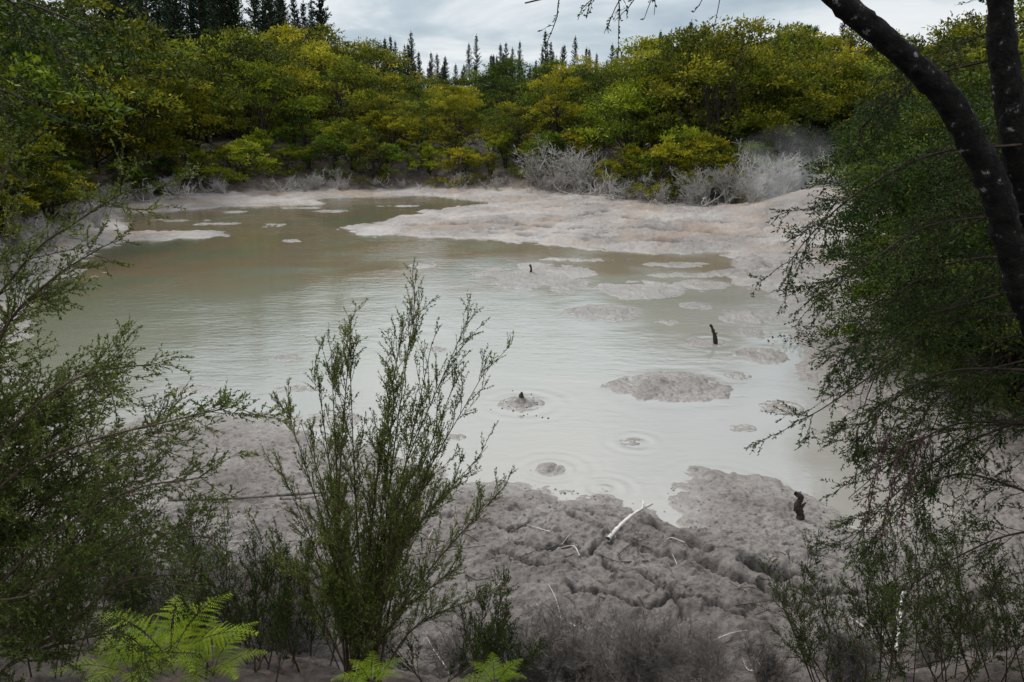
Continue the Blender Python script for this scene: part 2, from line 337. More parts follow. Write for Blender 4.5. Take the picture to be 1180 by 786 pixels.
def grow(b,pts,r0,r1,lvl,cfg,vb=.5):
    rs=b.r;c=cfg[lvl];n=len(pts)
    b.tube(pts,np.linspace(r0,r1,n),c.get('k',3))
    seg=np.linalg.norm(np.diff(pts,axis=0),axis=1);Lt=seg.sum();cum=np.concatenate([[0],np.cumsum(seg)])/max(Lt,1e-6)
    def at(t):
        return np.stack([np.interp(t,cum,pts[:,k]) for k in range(3)],-1)
    if 'leaf' in c:
        dens,ll,lw=c['leaf'];N=max(3,int(dens*Lt))
        t=rs.uniform(c.get('lt0',.1),1,N);p=at(t);q=at(np.minimum(t+.05,1.0))-at(np.maximum(t-.05,0))
        d=unit(q)*.9+rs.normal(size=(N,3))*.55
        b.leaves(p,d,ll*rs.uniform(.6,1.3,N),lw*rs.uniform(.7,1.3,N),vb*.55+rs.uniform(0,.45,N)+.12*(t-.5))
    if lvl<len(cfg)-1:
        N=max(1,int(c['n']*Lt+rs.rand()))
        ts=np.sort(rs.uniform(c.get('t0',.15),1,N))
        nx=cfg[lvl+1]
        for t in ts:
            p=at(np.array([t]))[0];tg=unit(at(np.array([min(t+.06,1)]))[0]-at(np.array([max(t-.06,0)]))[0])
            pr=rs.normal(size=3);pr[2]*=c.get('flat',1.0);pr=unit(pr-tg*np.dot(pr,tg))
            a=math.radians(c['ang'])*rs.uniform(.6,1.3)
            d=tg*math.cos(a)+pr*math.sin(a)
            L=nx['len']*(1-c.get('tap',.55)*t)*rs.uniform(.55,1.25)
            m=nx.get('m',5);st=L/(m-1);q=[p];tr=np.array(nx.get('trop',(0,0,.1)))
            for i in range(m-1):
                d=unit(d+tr+rs.normal(size=3)*nx.get('wob',.12));q.append(q[-1]+d*st)
            grow(b,np.array(q),nx['r'],nx['r']*.4,lvl+1,cfg,np.clip(vb+rs.uniform(-.25,.25),.05,.95))
# ------------------------------------------------------------------ far trees
def kanuka(seed,h,w,ncl,nsub,nleaf,ls,mats=None,flat=.34,lo=.2):
    b=B(seed);rs=b.r;R_=w/2
    trunks=[]
    for i in range(rs.randint(2,4)):
        a=rs.uniform(0,2*PI);e=np.array([math.cos(a)*R_*.35,math.sin(a)*R_*.35,h*.62])
        pts=crom([(math.cos(a)*.12,math.sin(a)*.12,-.4),e*[.4,.4,.45]+rs.normal(size=3)*.12,e],5)
        b.tube(pts,np.linspace(.11,.05,len(pts)),5);trunks.append(pts)
    for i in range(ncl):
        a=rs.uniform(0,2*PI);r=R_*math.sqrt(rs.uniform(0,1))*.95
        top=h*(.36+.62*math.sqrt(max(0,1-(r/R_)**2)))
        z=top if rs.rand()<.55 else rs.uniform(lo*h,top)
        z-=rs.uniform(0,.12)*h;z=max(z,lo*h)
        c=np.array([math.cos(a)*r,math.sin(a)*r,z])
        t=trunks[rs.randint(len(trunks))];s0=t[rs.randint(2,len(t))]
        mid=(s0+c)/2+np.array([0,0,-.1*h*rs.rand()])
        lp=crom([s0,mid,c],3);b.tube(lp,np.linspace(.045,.012,len(lp)),3)
        cr=rs.uniform(.6,1.15)*w/6;cv=rs.uniform(.1,.9)
        sub=rs.normal(size=(nsub,3))*np.array([cr,cr,cr*flat])*.6
        sub[:,2]-=.22*(sub[:,0]**2+sub[:,1]**2)/cr
        for k in range(nsub):
            sp=c+sub[k];N=nleaf
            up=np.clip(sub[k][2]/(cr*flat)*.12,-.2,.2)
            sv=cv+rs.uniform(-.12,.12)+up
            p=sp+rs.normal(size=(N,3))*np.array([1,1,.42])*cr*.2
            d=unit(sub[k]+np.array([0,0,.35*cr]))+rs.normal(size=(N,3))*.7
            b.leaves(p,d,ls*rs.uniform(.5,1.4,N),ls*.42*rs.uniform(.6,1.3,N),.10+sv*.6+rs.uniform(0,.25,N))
    return b.mesh('kanuka_tree_mesh',mats)
def pine(seed,h,w):
    b=B(seed);rs=b.r
    b.tube(np.array([[0,0,-.5],[0,0,h*.5],[0,0,h]]),[.22,.12,.03],5)
    z=h*.12
    while z<h*.985:
        f=1-z/h;L=w*.5*(f**.85)+.10
        for k in range(rs.randint(4,7)):
            a=rs.uniform(0,2*PI);l=L*rs.uniform(.5,1.3)
            d=np.array([math.cos(a),math.sin(a),rs.uniform(.05,.45)+.5*(1-f)])
            N=int(10+34*f);t=rs.uniform(.15,1,N)
            p=np.array([0,0,z])+d[None]*l*t[:,None]
            q=d[None]*.7+rs.normal(size=(N,3))*.5+np.array([0,0,.35])
            p=p+rs.normal(size=(N,3))*.05
            b.tube(np.array([[0,0,z],[d[0]*l,d[1]*l,z+d[2]*l]]),[.03,.008],3)
            b.leaves(p,q,rs.uniform(.2,.45,N)*(.5+.5*f),rs.uniform(.07,.14,N),rs.uniform(0,1,N))
        z+=rs.uniform(.4,.75)*(.4+.6*f)
    b.leaves(np.array([[0,0,h-.1]]*4),b.r.normal(size=(4,3))*.15+[0,0,1],np.full(4,.6),np.full(4,.07),np.full(4,.4))
    return b.mesh('pine_mesh',[M_bark,M_pine])
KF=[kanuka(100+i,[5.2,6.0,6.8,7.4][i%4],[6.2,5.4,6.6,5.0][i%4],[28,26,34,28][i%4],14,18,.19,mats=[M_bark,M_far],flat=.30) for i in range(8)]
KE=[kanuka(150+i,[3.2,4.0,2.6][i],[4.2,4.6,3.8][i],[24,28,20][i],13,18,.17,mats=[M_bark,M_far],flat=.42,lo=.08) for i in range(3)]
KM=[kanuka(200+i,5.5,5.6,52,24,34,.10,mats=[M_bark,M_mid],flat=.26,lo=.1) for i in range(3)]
PN=[pine(300+i,15,5.2) for i in range(4)]
print('trees',time.time()-T0)
rs=np.random.RandomState(5)
forest=bpy.data.objects.new('kanuka_forest',None);scene.collection.objects.link(forest)
cand=rs.uniform([-75,2],[75,112],size=(12000,2))
zz,dn,bn,_=terrain(cand[:,0],cand[:,1])
bb=sdf(BASIN,cand[:,0],cand[:,1])
cell={}
def free(x,y,dm):
    k=(int(x//4),int(y//4))
    for i in(-1,0,1):
        for j in(-1,0,1):
            for (a,c) in cell.get((k[0]+i,k[1]+j),()):
                if (a-x)**2+(c-y)**2<dm*dm:return False
    cell.setdefault(k,[]).append((x,y));return True
cnt=0
for i in range(len(cand)):
    x,y=cand[i];b_=bb[i]
    if b_<.7 or b_>44:continue
    if y<9 and abs(x)<8.5:continue
    if y<16 and b_<2.2:continue
    if (x-16.5)**2/16+(y-41)**2/25<1:continue
    if y<0.8*abs(x)-6:continue
    edge=b_<3.6
    dm=1.7 if edge else (2.3 if b_<8 else 3.3)
    if not free(x,y,dm):continue
    s=rs.uniform(.45,1.0) if edge else rs.uniform(.60,1.12)
    if x<-14 and not edge:s*=1.28+.22*min(1,max(0,(-x-14)/12))
    if x>8 and y>30 and not edge:s*=1.22
    near=math.hypot(x,y)<30
    if edge and not near: m=KE[rs.randint(3)]
    else: m=(KM if near else KF)[rs.randint(3 if near else 8)]
    if near:s*=.9 if not edge else .7
    if x<-8 and near: s*=.8
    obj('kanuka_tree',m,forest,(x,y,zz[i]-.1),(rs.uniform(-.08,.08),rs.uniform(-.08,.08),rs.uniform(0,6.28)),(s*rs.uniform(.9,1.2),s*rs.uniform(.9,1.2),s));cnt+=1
for (x,y,s) in [(9.3,16.6,.85),(8.7,13.2,.66),(10.9,20.5,1.0),(13.2,25,1.05),(9.9,14.6,.95),(11.6,17.8,1.1),(14.5,28.5,.9),(8.6,10.6,.55)]:
    obj('kanuka_tree',KM[rs.randint(3)],forest,(x,y,H(x,y)-.1),(0,-.08,rs.uniform(0,6.28)),s)
print('forest',cnt)
pf=bpy.data.objects.new('pine_plantation',None);scene.collection.objects.link(pf)
for i in range(190):
    u=rs.uniform(-.36,.24);y=rs.uniform(125,160);x=u*y
    obj('pine_tree',PN[rs.randint(4)],pf,(x,y,H(x,y)-.3),(0,0,rs.uniform(0,6)),(rs.uniform(.6,.8),)*2+(rs.uniform(.55,.88),))
for i in range(64):
    u=rs.uniform(-.52,-.215);y=rs.uniform(88,120);x=u*y
    s=rs.uniform(.85,1.15)*(1.0 if u>-.3 else 1.2)
    obj('pine_tree',PN[rs.randint(4)],pf,(x,y,H(x,y)-.3),(0,0,rs.uniform(0,6)),s)
for i in range(30):
    u=rs.uniform(.18,.42);y=rs.uniform(100,130);x=u*y
    obj('pine_tree',PN[rs.randint(4)],pf,(x,y,H(x,y)-.3),(0,0,rs.uniform(0,6)),rs.uniform(.6,.85))
# ------------------------------------------------------------------ dead shrubs
def deadshrub(seed,h,nst,r,mat,dens=1.0):
    b=B(seed);rs_=b.r
    cfg=[dict(n=9*dens/h,ang=42,t0=.15,k=4),dict(len=.5*h,r=r*.45,n=14*dens/h,ang=40,wob=.25,trop=(0,0,.05)),dict(len=.26*h,r=r*.25,n=16*dens/h,ang=40,wob=.3),dict(len=.12*h,r=r*.16,wob=.3,m=3)]
    for i in range(nst):
        a=rs_.uniform(0,2*PI);sp=rs_.uniform(.2,1.0)
        e=np.array([math.cos(a)*sp*h*.7,math.sin(a)*sp*h*.7,h*rs_.uniform(.5,1)])
        p=crom([(0,0,-.1),e*[.35,.35,.5]+rs_.normal(size=3)*.06*h,e],4)
        grow(b,p,r,r*.4,0,cfg)
    return b.mesh('dead_shrub_mesh',[mat])
def snags(seed):
    b=B(seed);rs_=b.r
    cf=[dict(n=2.2,ang=50,t0=.2,k=5),dict(len=.9,r=.03,n=3,ang=50,wob=.3,trop=(0,0,.05)),dict(len=.4,r=.016,wob=.3)]
    for i in range(5):
        a=rs_.uniform(0,2*PI);e=np.array([math.cos(a)*rs_.uniform(.5,1.6),math.sin(a)*rs_.uniform(.5,1.6),rs_.uniform(.2,1.5)])
        grow(b,crom([rs_.normal(size=3)*[.3,.3,0],e*.5+rs_.normal(size=3)*.15,e],5),.05,.018,0,cf)
    return b.mesh('snag_mesh',[M_dead])
DS=[deadshrub(400+i,1.8,8,.03,M_dead) for i in range(3)]
SN=[snags(430+i) for i in range(3)]
DN_=[deadshrub(410+i,.75,13,.0075,M_deadd,1.7) for i in range(2)]
db=bpy.data.objects.new('dead_shoreline_brush',None);scene.collection.objects.link(db)
cand=rs.uniform([-25,28],[22,64],size=(3500,2));bb=sdf(BASIN,cand[:,0],cand[:,1]);zz=terrain(cand[:,0],cand[:,1])[0]
k=0
for i in range(len(cand)):
    if -1.3<bb[i]<.9 and k<150:
        x,y=cand[i];s=rs.uniform(.3,.7)
        if x>3 :s*=1.2
        m=SN[k%3] if k%2 else DS[k%3]
        if k%2: s*=1.15
        obj('dead_shrub',m,db,(x,y,zz[i]-.05),(rs.uniform(-.5,.5),rs.uniform(-.5,.5),rs.uniform(0,6)),s);k+=1
for (x,y,s) in [(3.2,56.5,1.8),(4.6,54.5,1.7),(2.0,58,1.5),(12,44.8,1.3),(13.5,44.6,1.6),(11,45.2,1.2),(15,44.5,1.3),(10,45.5,1.1),(17,44,1.2),(12.8,43.2,1.0),(19,41,1.3)]:
    obj('dead_shrub',DS[rs.randint(3)],db,(x,y,H(x,y)-.1),(0,0,rs.uniform(0,6)),s)
fb=bpy.data.objects.new('dead_foreground_brush',None);scene.collection.objects.link(fb)
for (x,y,s) in [(.1,5.75,.8),(.6,5.7,.9),(1.1,5.75,.8),(1.6,5.8,.75),(2.2,5.9,.6),(-.4,5.6,.8),(-1.9,6.2,1.0),(-2.3,6.6,1.0),(-2.6,6.1,1.0),(-1.7,5.6,.9),(.9,5.3,.9),(.2,5.2,.9),(1.5,5.2,.7),(-2.9,7.1,.8),(-1.5,6.7,.6),(3.0,6.0,.6),(3.8,6.1,.6),(.4,6.3,.5),(1.2,6.2,.55),(-.1,6.2,.6),(1.8,6.3,.45),(-2.1,7.2,.6),(-3.4,7.3,.8),(4.4,6.6,.5),(2.6,5.5,.7),(-3.2,6.6,1),(-3.8,7.0,1),(-1.2,6.1,.7)]:
    obj('dead_shrub',DN_[rs.randint(2)],fb,(x,y,H(x,y)-.03),(rs.uniform(-.3,.3),rs.uniform(-.3,.3),rs.uniform(0,6)),s)
# ------------------------------------------------------------------ near shrubs
b=B(11);rs_=b.r
cfg=[dict(n=17,ang=26,t0=.15,k=4,tap=.6),
     dict(len=.42,r=.0022,n=25,ang=30,trop=(0,0,.14),wob=.10,m=6,leaf=(110,.015,.0058)),
     dict(len=.13,r=.0011,trop=(0,0,.12),wob=.12,m=4,leaf=(240,.015,.0058))]
base=np.array([-.95,4.35,H(-.95,4.35)-.05])
tips=[(-.95,4.35,3.97),(-.86,4.2,3.80),(-.56,4.4,4.06),(-.46,4.25,3.86),(-.26,4.4,3.93),(-.2,4.3,3.68),(-.33,4.5,3.45),(-1.18,4.4,3.70),(-1.27,4.3,3.4),
(-1.42,4.4,3.0),(-1.35,4.6,3.22),(-.14,4.4,3.15),(-.05,4.5,2.80),(-.7,4.3,3.6),(-.78,4.5,3.4),(-1.5,4.3,2.6),(-1.05,4.1,3.1),(-.5,4.1,2.9),(-.3,4.2,2.5),(-1.3,4.1,2.5),(-.8,4.2,2.7),(-1.1,4.2,2.3),(-.6,4.2,2.3),(-.1,4.3,2.2),(-.65,4.4,3.85),(-1.05,4.4,3.8),(-.4,4.4,3.3)]
for t in tips:
    t=np.array(t)+rs_.normal(size=3)*.03
    bs=base+np.array([rs_.uniform(-.12,.12),rs_.uniform(-.1,.1),0])
    mid=bs*.5+t*.5+np.array([(bs[0]-t[0])*.12,rs_.normal()*.05,.02])+rs_.normal(size=3)*.03
    grow(b,crom([bs,mid,t],6),.008,.0016,0,cfg,.55)
obj('manuka_shrub',b.mesh('manuka_shrub',[M_twig,M_near]))
for sd,(cx,cy,sp,hh,nn) in enumerate([(-1.7,4.7,.5,1.0,14),(-.25,4.6,.4,.75,10)]):
    b=B(20+sd);rs_=b.r
    for i in range(nn):
        x=cx+rs_.normal()*sp*.5;y=cy+rs_.normal()*.25;z=H(x,y)
        t=np.array([x+rs_.normal()*.25,y+rs_.normal()*.2,z+hh*rs_.uniform(.5,1)])
        grow(b,crom([(x,y,z-.05),(t+np.array([x,y,z]))/2+rs_.normal(size=3)*.04,t],5),.006,.0015,0,cfg,.3)
    obj('low_manuka_bush',b.mesh('low_bush',[M_twig,M_dark]))
b=B(31);rs_=b.r
cfgL=[dict(n=22,ang=42,t0=.05,k=5,tap=.45,flat=.8),
     dict(len=.44,r=.0024,n=26,ang=38,trop=(0.02,0,.03),wob=.1,m=6,leaf=(90,.017,.0065)),
     dict(len=.14,r=.0011,trop=(0,0,.05),wob=.12,m=4,leaf=(220,.017,.0065))]
L=[[(-2.9,3.4,2.6),(-2.45,3.35,3.9),(-2.05,3.3,4.42),(-1.75,3.25,4.62),(-1.5,3.2,4.75)],
[(-2.6,3.4,3.4),(-2.2,3.3,4.1),(-1.95,3.3,4.35),(-1.7,3.3,4.5)],
[(-2.9,3.4,2.9),(-2.5,3.4,3.9),(-2.25,3.4,4.5),(-2.15,3.5,4.85)],
[(-2.8,3.4,2.8),(-2.3,3.3,3.42),(-1.9,3.3,3.62),(-1.5,3.25,3.74),(-1.18,3.2,3.83)],
[(-2.6,3.4,3.2),(-2.2,3.3,3.7),(-1.9,3.3,3.92),(-1.65,3.3,3.98)],
[(-2.7,3.4,2.6),(-2.2,3.3,3.1),(-1.75,3.3,3.38),(-1.35,3.2,3.5)],
[(-2.7,3.5,2.4),(-2.2,3.4,2.8),(-1.8,3.4,3.1),(-1.38,3.3,3.15)],
[(-2.6,3.5,2.3),(-2.2,3.4,2.6),(-1.9,3.4,2.85),(-1.6,3.4,2.9)],
[(-2.9,3.6,2.5),(-2.6,3.5,3.0),(-2.3,3.5,3.3),(-2.05,3.5,3.5)],
[(-2.9,3.6,2.3),(-2.5,3.5,2.7),(-2.2,3.4,2.95),(-1.95,3.4,3.25)],
[(-2.7,3.6,2.2),(-2.4,3.5,2.4),(-2.0,3.5,2.5),(-1.8,3.4,2.45)],
[(-3,3.5,2.9),(-2.6,3.5,3.4),(-2.3,3.5,3.6),(-2.1,3.5,3.8)],
[(-2.9,3.2,2.4),(-2.4,3.1,2.9),(-2.1,3.1,3.0),(-1.8,3.1,3.3)],
[(-2.8,3.7,2.3),(-2.4,3.7,2.6),(-2.2,3.7,2.9),(-2.1,3.7,3.3)],
[(-2.8,3.6,3.0),(-2.4,3.6,3.5),(-2.1,3.6,3.75),(-1.85,3.5,3.8)],
[(-2.9,3.6,3.3),(-2.5,3.6,3.9),(-2.3,3.6,4.15),(-2.1,3.6,4.3)],
[(-2.7,3.6,2.7),(-2.3,3.6,3.2),(-2.0,3.5,3.4),(-1.65,3.5,3.6)]]
for i,l in enumerate(L): grow(b,crom(l,5),.009,.0025,0,cfgL,.55 if i<5 else .3)
for i in range(12):
    e=np.array([rs_.uniform(-2.5,-1.9),rs_.uniform(3.4,4.2),rs_.uniform(2.3,3.7)])
    s0=np.array([-3.0,3.7,e[2]-.5]);grow(b,crom([s0,(s0+e)/2+[0,0,.1],e],6),.008,.0025,0,cfgL,.12)
st=crom([(-2.75,3.45,H(-2.75,3.45)-.1),(-2.85,3.45,2.7),(-2.9,3.4,3.3)],5);b.tube(st,np.linspace(.05,.03,len(st)),7)
obj('manuka_shrub',b.mesh('manuka_shrub_left',[M_twig,M_near]))
b=B(41)
cfgU=[dict(n=18,ang=42,t0=.1,k=5,tap=.5),
     dict(len=.40,r=.0026,n=24,ang=38,trop=(0,0,-.06),wob=.12,m=6,leaf=(80,.017,.007)),
     dict(len=.14,r=.0012,trop=(0,0,-.03),wob=.12,m=4,leaf=(200,.017,.007))]
tr=crom([(-3.3,3.2,H(-3.3,3.2)-.2),(-3.2,3.2,4),(-3.15,3.3,5.5),(-2.9,3.4,6.4)],6);b.tube(tr,np.linspace(.1,.05,len(tr)),8)
for l in [[(-3.15,3.3,5.5),(-2.6,3.4,5.55),(-2.1,3.5,5.5),(-1.75,3.5,5.38)],[(-3.15,3.3,5.2),(-2.7,3.4,5.25),(-2.2,3.5,5.15),(-1.9,3.5,5.0)],
 [(-3.1,3.3,5.7),(-2.5,3.3,5.75),(-2,3.3,5.7),(-1.6,3.4,5.55)],[(-3.15,3.3,5.0),(-2.7,3.4,5.0),(-2.35,3.5,4.9),(-2.1,3.5,4.75)],[(-3.0,3.4,5.9),(-2.4,3.6,5.65),(-2.1,3.7,5.45),(-1.95,3.7,5.25)]]:
    grow(b,crom(l,5),.012,.003,0,cfgU,.35)
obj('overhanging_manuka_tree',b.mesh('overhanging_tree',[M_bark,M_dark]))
# ------------------------------------------------------------------ right leaning tree
b=B(51);rs_=b.r
g=H(3.1,3.7)
tp=crom([(3.15,3.75,g-.2),(2.95,3.7,2.9),(2.58,3.6,3.85),(2.33,3.6,4.31),(2.15,3.6,4.70),(1.93,3.6,5.04),(1.67,3.6,5.285),(1.365,3.6,5.49),(1.0,3.6,5.85),(.75,3.6,6.4)],14)
N=len(tp);rr=np.interp(np.linspace(0,1,N),[0,.3,.6,.8,1],[.09,.066,.056,.046,.028])
nz=np.array([fbm(np.array([i*.13]),np.array([0.]),3,5)[0] for i in range(N)])
tp[:,0]+=nz*.035
b.tube(tp,rr*(1+.12*nz),14,0,.06)
t2=crom([(3.1,3.9,H(3.1,3.9)-.2),(2.85,3.85,3.2),(2.58,3.8,4.3),(2.34,3.8,4.9),(2.21,3.8,5.3),(2.14,3.8,5.6),(1.95,3.8,6.3)],10);b.tube(t2,np.linspace(.09,.045,len(t2)),12,0,.06)
me_=mesh_np('trunk',np.concatenate(b.V),np.concatenate(b.F),4,[M_trunk],smooth=True)
tree=obj('leaning_manuka_tree',None);obj('trunk',me_,tree)
b=B(52);rs_=b.r
cfgR=[dict(n=20,ang=44,t0=.05,k=5,tap=.45),
     dict(len=.44,r=.0024,n=25,ang=36,trop=(-.03,0,-.08),wob=.13,m=6,leaf=(90,.017,.0065)),
     dict(len=.15,r=.0011,trop=(0,0,-.05),wob=.14,m=4,leaf=(220,.017,.0065))]
RL=[[(2.3,3.7,4.9),(2.0,3.9,4.85),(1.7,4.0,4.65),(1.5,4.0,4.45),(1.4,4.0,4.3)],
[(2.5,3.7,4.6),(2.1,4.0,4.5),(1.8,4.0,4.3),(1.6,4.1,4.1)],
[(2.6,3.7,4.4),(2.2,4.0,4.3),(1.85,4.0,4.0),(1.68,4.0,3.72)],
[(2.7,3.8,4.1),(2.3,4.0,4.0),(1.95,4.0,3.75),(1.65,4.0,3.52),(1.5,4.0,3.44)],
[(2.7,3.8,3.8),(2.35,4.1,3.7),(2.05,4.1,3.5),(1.9,4.1,3.2)],
[(2.8,3.8,3.5),(2.45,4.1,3.4),(2.15,4.1,3.2),(1.9,4.1,2.95)],
[(2.8,3.8,3.1),(2.5,4.1,3.1),(2.2,4.1,2.9),(2.0,4.1,2.55)],
[(2.9,3.8,4.8),(2.6,4.2,4.8),(2.3,4.3,4.6),(2.05,4.3,4.3)],
[(2.9,3.8,4.3),(2.7,4.2,4.2),(2.4,4.3,4.0),(2.15,4.3,3.7)],
[(2.9,3.8,3.9),(2.7,4.2,3.7),(2.45,4.3,3.5),(2.3,4.3,3.2)],
[(3.1,3.8,5.1),(2.8,4.2,5.1),(2.5,4.3,5.0),(2.25,4.3,4.8)],
[(3.0,3.6,3.0),(2.7,3.8,2.9),(2.45,3.9,2.7),(2.2,4,2.4)],
[(2.3,3.8,5.3),(2.0,4.1,5.2),(1.8,4.2,5.0),(1.7,4.2,4.8)],
[(2.6,3.8,5.5),(2.4,4.1,5.45),(2.1,4.2,5.3),(1.95,4.2,5.1)],
[(2.4,3.8,4.2),(2.1,4.1,3.95),(2.0,4.2,3.6),(1.95,4.2,3.3)],
[(2.9,4.2,3.4),(2.6,4.4,3.1),(2.35,4.5,2.75),(2.1,4.5,2.4)],
[(3.0,4.0,4.5),(2.75,4.5,4.5),(2.5,4.6,4.3),(2.3,4.7,3.9)],[(3.0,4.0,5.0),(2.9,4.5,4.9),(2.6,4.7,4.6),(2.5,4.7,4.2)],[(3.0,4.0,3.9),(2.8,4.4,3.8),(2.6,4.5,3.4),(2.5,4.5,3.0)]]
for i,l in enumerate(RL): grow(b,crom(l,5),.008,.002,0,cfgR,.55 if i%2 else .25)
for i in range(8):
    e=np.array([rs_.uniform(2.2,2.8),rs_.uniform(4.0,5.0),rs_.uniform(2.8,4.7)])
    s0=np.array([3.3,4.2,e[2]+.35]);grow(b,crom([s0,(s0+e)/2+[0,0,.12],e],6),.008,.002,0,cfgR,.15)
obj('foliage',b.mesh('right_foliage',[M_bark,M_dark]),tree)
b=B(53)
cfgO=[dict(n=9,ang=55,t0=.2,k=5,tap=.3),dict(len=.30,r=.0035,n=17,ang=42,trop=(-.02,0,-.2),wob=.2,m=6,leaf=(25,.015,.007)),dict(len=.08,r=.0015,trop=(0,0,-.1),wob=.25,m=4,leaf=(90,.015,.007))]
for l in [[(1.0,3.6,5.85),(.75,3.5,5.70),(.45,3.4,5.54),(.2,3.35,5.48),(.05,3.3,5.44)],[(1.1,3.6,5.75),(.95,3.7,5.66),(.7,3.7,5.58),(.5,3.7,5.50)]]:
    grow(b,crom(l,5),.009,.003,0,cfgO,.3)
obj('overhead_limb',b.mesh('overhead_limb',[M_bark,M_dark]),tree)
b=B(54)
for l in [[(.75,3.6,6.4),(.4,3.5,6.8),(0,3.3,6.9)],[(.8,3.6,6.3),(1.2,3.9,6.8),(1.6,4.1,6.9)],[(2.0,3.8,6.3),(2.4,3.9,6.7),(2.9,4,6.8)],[(2.0,3.8,6.2),(1.7,4.1,6.6),(1.4,4.4,6.7)]]:
    grow(b,crom(l,5),.02,.004,0,cfgR,.4)
obj('crown',b.mesh('crown',[M_bark,M_dark]),tree)
b=B(55);rs_=b.r
for (x,y,z) in [(1.88,3.75,3.40),(1.97,3.75,3.36),(2.06,3.75,3.40)]:
    q=crom([(x+.05,y,z+.15),(x,y,z),(x-.02,y,z-.2),(x-.03,y,z-.42)],5)
    b.tube(q,np.full(len(q),.003),3);t=rs_.randint(3,len(q),320)
    b.leaves(q[t]+rs_.normal(size=(320,3))*[.012,.012,.03],rs_.normal(size=(320,3))*.5+[0,0,-.7],np.full(320,.026),np.full(320,.008),rs_.uniform(0,1,320))
obj('seed_tassels',b.mesh('tassels',[M_bark,M_seed]),tree)
b=B(61);rs_=b.r
cfgB=[dict(n=16,ang=36,t0=.15,k=4,tap=.5),dict(len=.36,r=.0024,n=21,ang=36,trop=(0,0,.05),wob=.12,m=6,leaf=(80,.016,.0065)),dict(len=.12,r=.0011,wob=.14,m=4,leaf=(180,.016,.0065))]
for i in range(38):
    x=rs_.uniform(2.45,4.0);y=rs_.uniform(4.2,5.6);z=H(x,y)
    t=np.array([x-rs_.uniform(0,.6),y+rs_.normal()*.2,z+rs_.uniform(.6,1.5)])
    grow(b,crom([(x,y,z-.05),(t+np.array([x,y,z]))/2+rs_.normal(size=3)*.07,t],5),.006,.0016,0,cfgB,.4)
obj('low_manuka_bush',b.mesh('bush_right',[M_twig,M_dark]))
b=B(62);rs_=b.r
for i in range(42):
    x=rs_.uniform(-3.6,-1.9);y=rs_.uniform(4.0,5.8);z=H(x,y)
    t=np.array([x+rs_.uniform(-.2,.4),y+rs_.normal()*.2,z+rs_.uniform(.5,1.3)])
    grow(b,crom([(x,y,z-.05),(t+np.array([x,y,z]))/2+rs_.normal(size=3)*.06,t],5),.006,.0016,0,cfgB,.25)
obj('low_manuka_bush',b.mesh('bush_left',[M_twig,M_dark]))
print('near',time.time()-T0)
# ------------------------------------------------------------------ ferns
def fern(seed,nf,size):
    b=B(seed);rs_=b.r
    for i in range(nf):
        a=2*PI*i/nf+rs_.uniform(-.4,.4);L=size*rs_.uniform(.7,1.1)
        hd=np.array([math.cos(a),math.sin(a),0]);el=rs_.uniform(.8,1.3)
        n_=24;q=[np.zeros(3)];e=el*1.1
        for k in range(n_-1):
            e-=1.4*el/n_
            q.append(q[-1]+(hd*math.cos(e)+np.array([0,0,math.sin(e)]))*L/n_)
        q=np.array(q);b.tube(q,np.linspace(.003,.001,n_),3)
        side=np.cross(hd,[0,0,1])
        for k in range(5,n_):
            f=(k-5)/(n_-5);pl=L*.34*(1.02-f)**.9*(.6+.4*min(1,f*5))
            T=unit(q[min(k+1,n_-1)]-q[k-1])
            for sg in(-1,1):
                d=unit(side*sg+T*.5+np.array([0,0,rs_.uniform(-.3,.15)]))
                m=max(4,int(pl/.010));t=np.linspace(.08,1,m)[:,None]
                pp=q[k]+d*pl*t+np.array([0,0,-.15*pl])*t*t
                nn=unit(np.cross(d,T));s2=np.cross(nn,d)
                for g_ in(-1,1):
                    w=L*.024*(1.08-t[:,0]**1.4)*(.5+.5*(1-f))+.0015
                    dv=s2*g_+d*.4
                    p0=pp;tip=pp+dv*w[:,None];hw=.0034
                    V=np.stack([p0-d*hw,p0+d*hw,tip+d*hw*.3,tip-d*hw*.3],1).reshape(-1,3)
                    b.add(V,np.arange(4*m).reshape(m,4),1,np.clip(rs_.uniform(.1,.9,m)*.4+.5*rs_.rand(),0,1))
    return b.mesh('fern_mesh',[M_twig,M_fern])
FM=[fern(70+i,8,.62) for i in range(2)]
for (x,y,s,zo) in [(-2.0,4.0,1.0,.20),(-2.3,4.1,.8,.08),(-1.78,4.05,.75,0.1),(-.80,3.85,.42,.0),(-.1,3.9,.42,.0)]:
    obj('fern',FM[rs.randint(2)],None,(x,y,H(x,y)+zo),(0,0,rs.uniform(0,6)),s)
# ------------------------------------------------------------------ sticks
def stick(name,pts,r0,r1,mat,subs=(),k=8,seed=0,parent=None):
    b=B(seed);q=crom(pts,6);n_=len(q);b.tube(q,np.linspace(r0,r1,n_)*(1+.12*b.r.normal(size=n_)),k,0,.06)
    for s_ in subs:
        q=crom(s_,4);b.tube(q,np.linspace(r1*1.1,r1*.3,len(q)),6)
    obj(name,b.mesh(name,[mat],True),parent)
def hz(x,y,o=0):return (x,y,H(x,y)+o)
stick('driftwood_branch',[hz(1.10,8.2,.05),hz(1.30,8.55,.10),hz(1.52,8.85,.11),hz(1.80,9.3,.17)],.028,.015,M_drift,[[hz(1.62,9.0,.11),hz(1.65,9.12,.16),hz(1.62,9.25,.2)],[hz(1.2,8.35,.06),hz(1.1,8.3,.12)]],seed=1)
stick('fallen_pole',[hz(-4.4,9.3,.12),hz(-3.5,9.35,.16),hz(-2.6,9.5,.16),hz(-1.9,9.75,.12)],.028,.016,M_deadd,[[hz(-3.0,9.4,.15),hz(-2.6,9.2,.25),hz(-2.1,9.3,.3)]],seed=2)
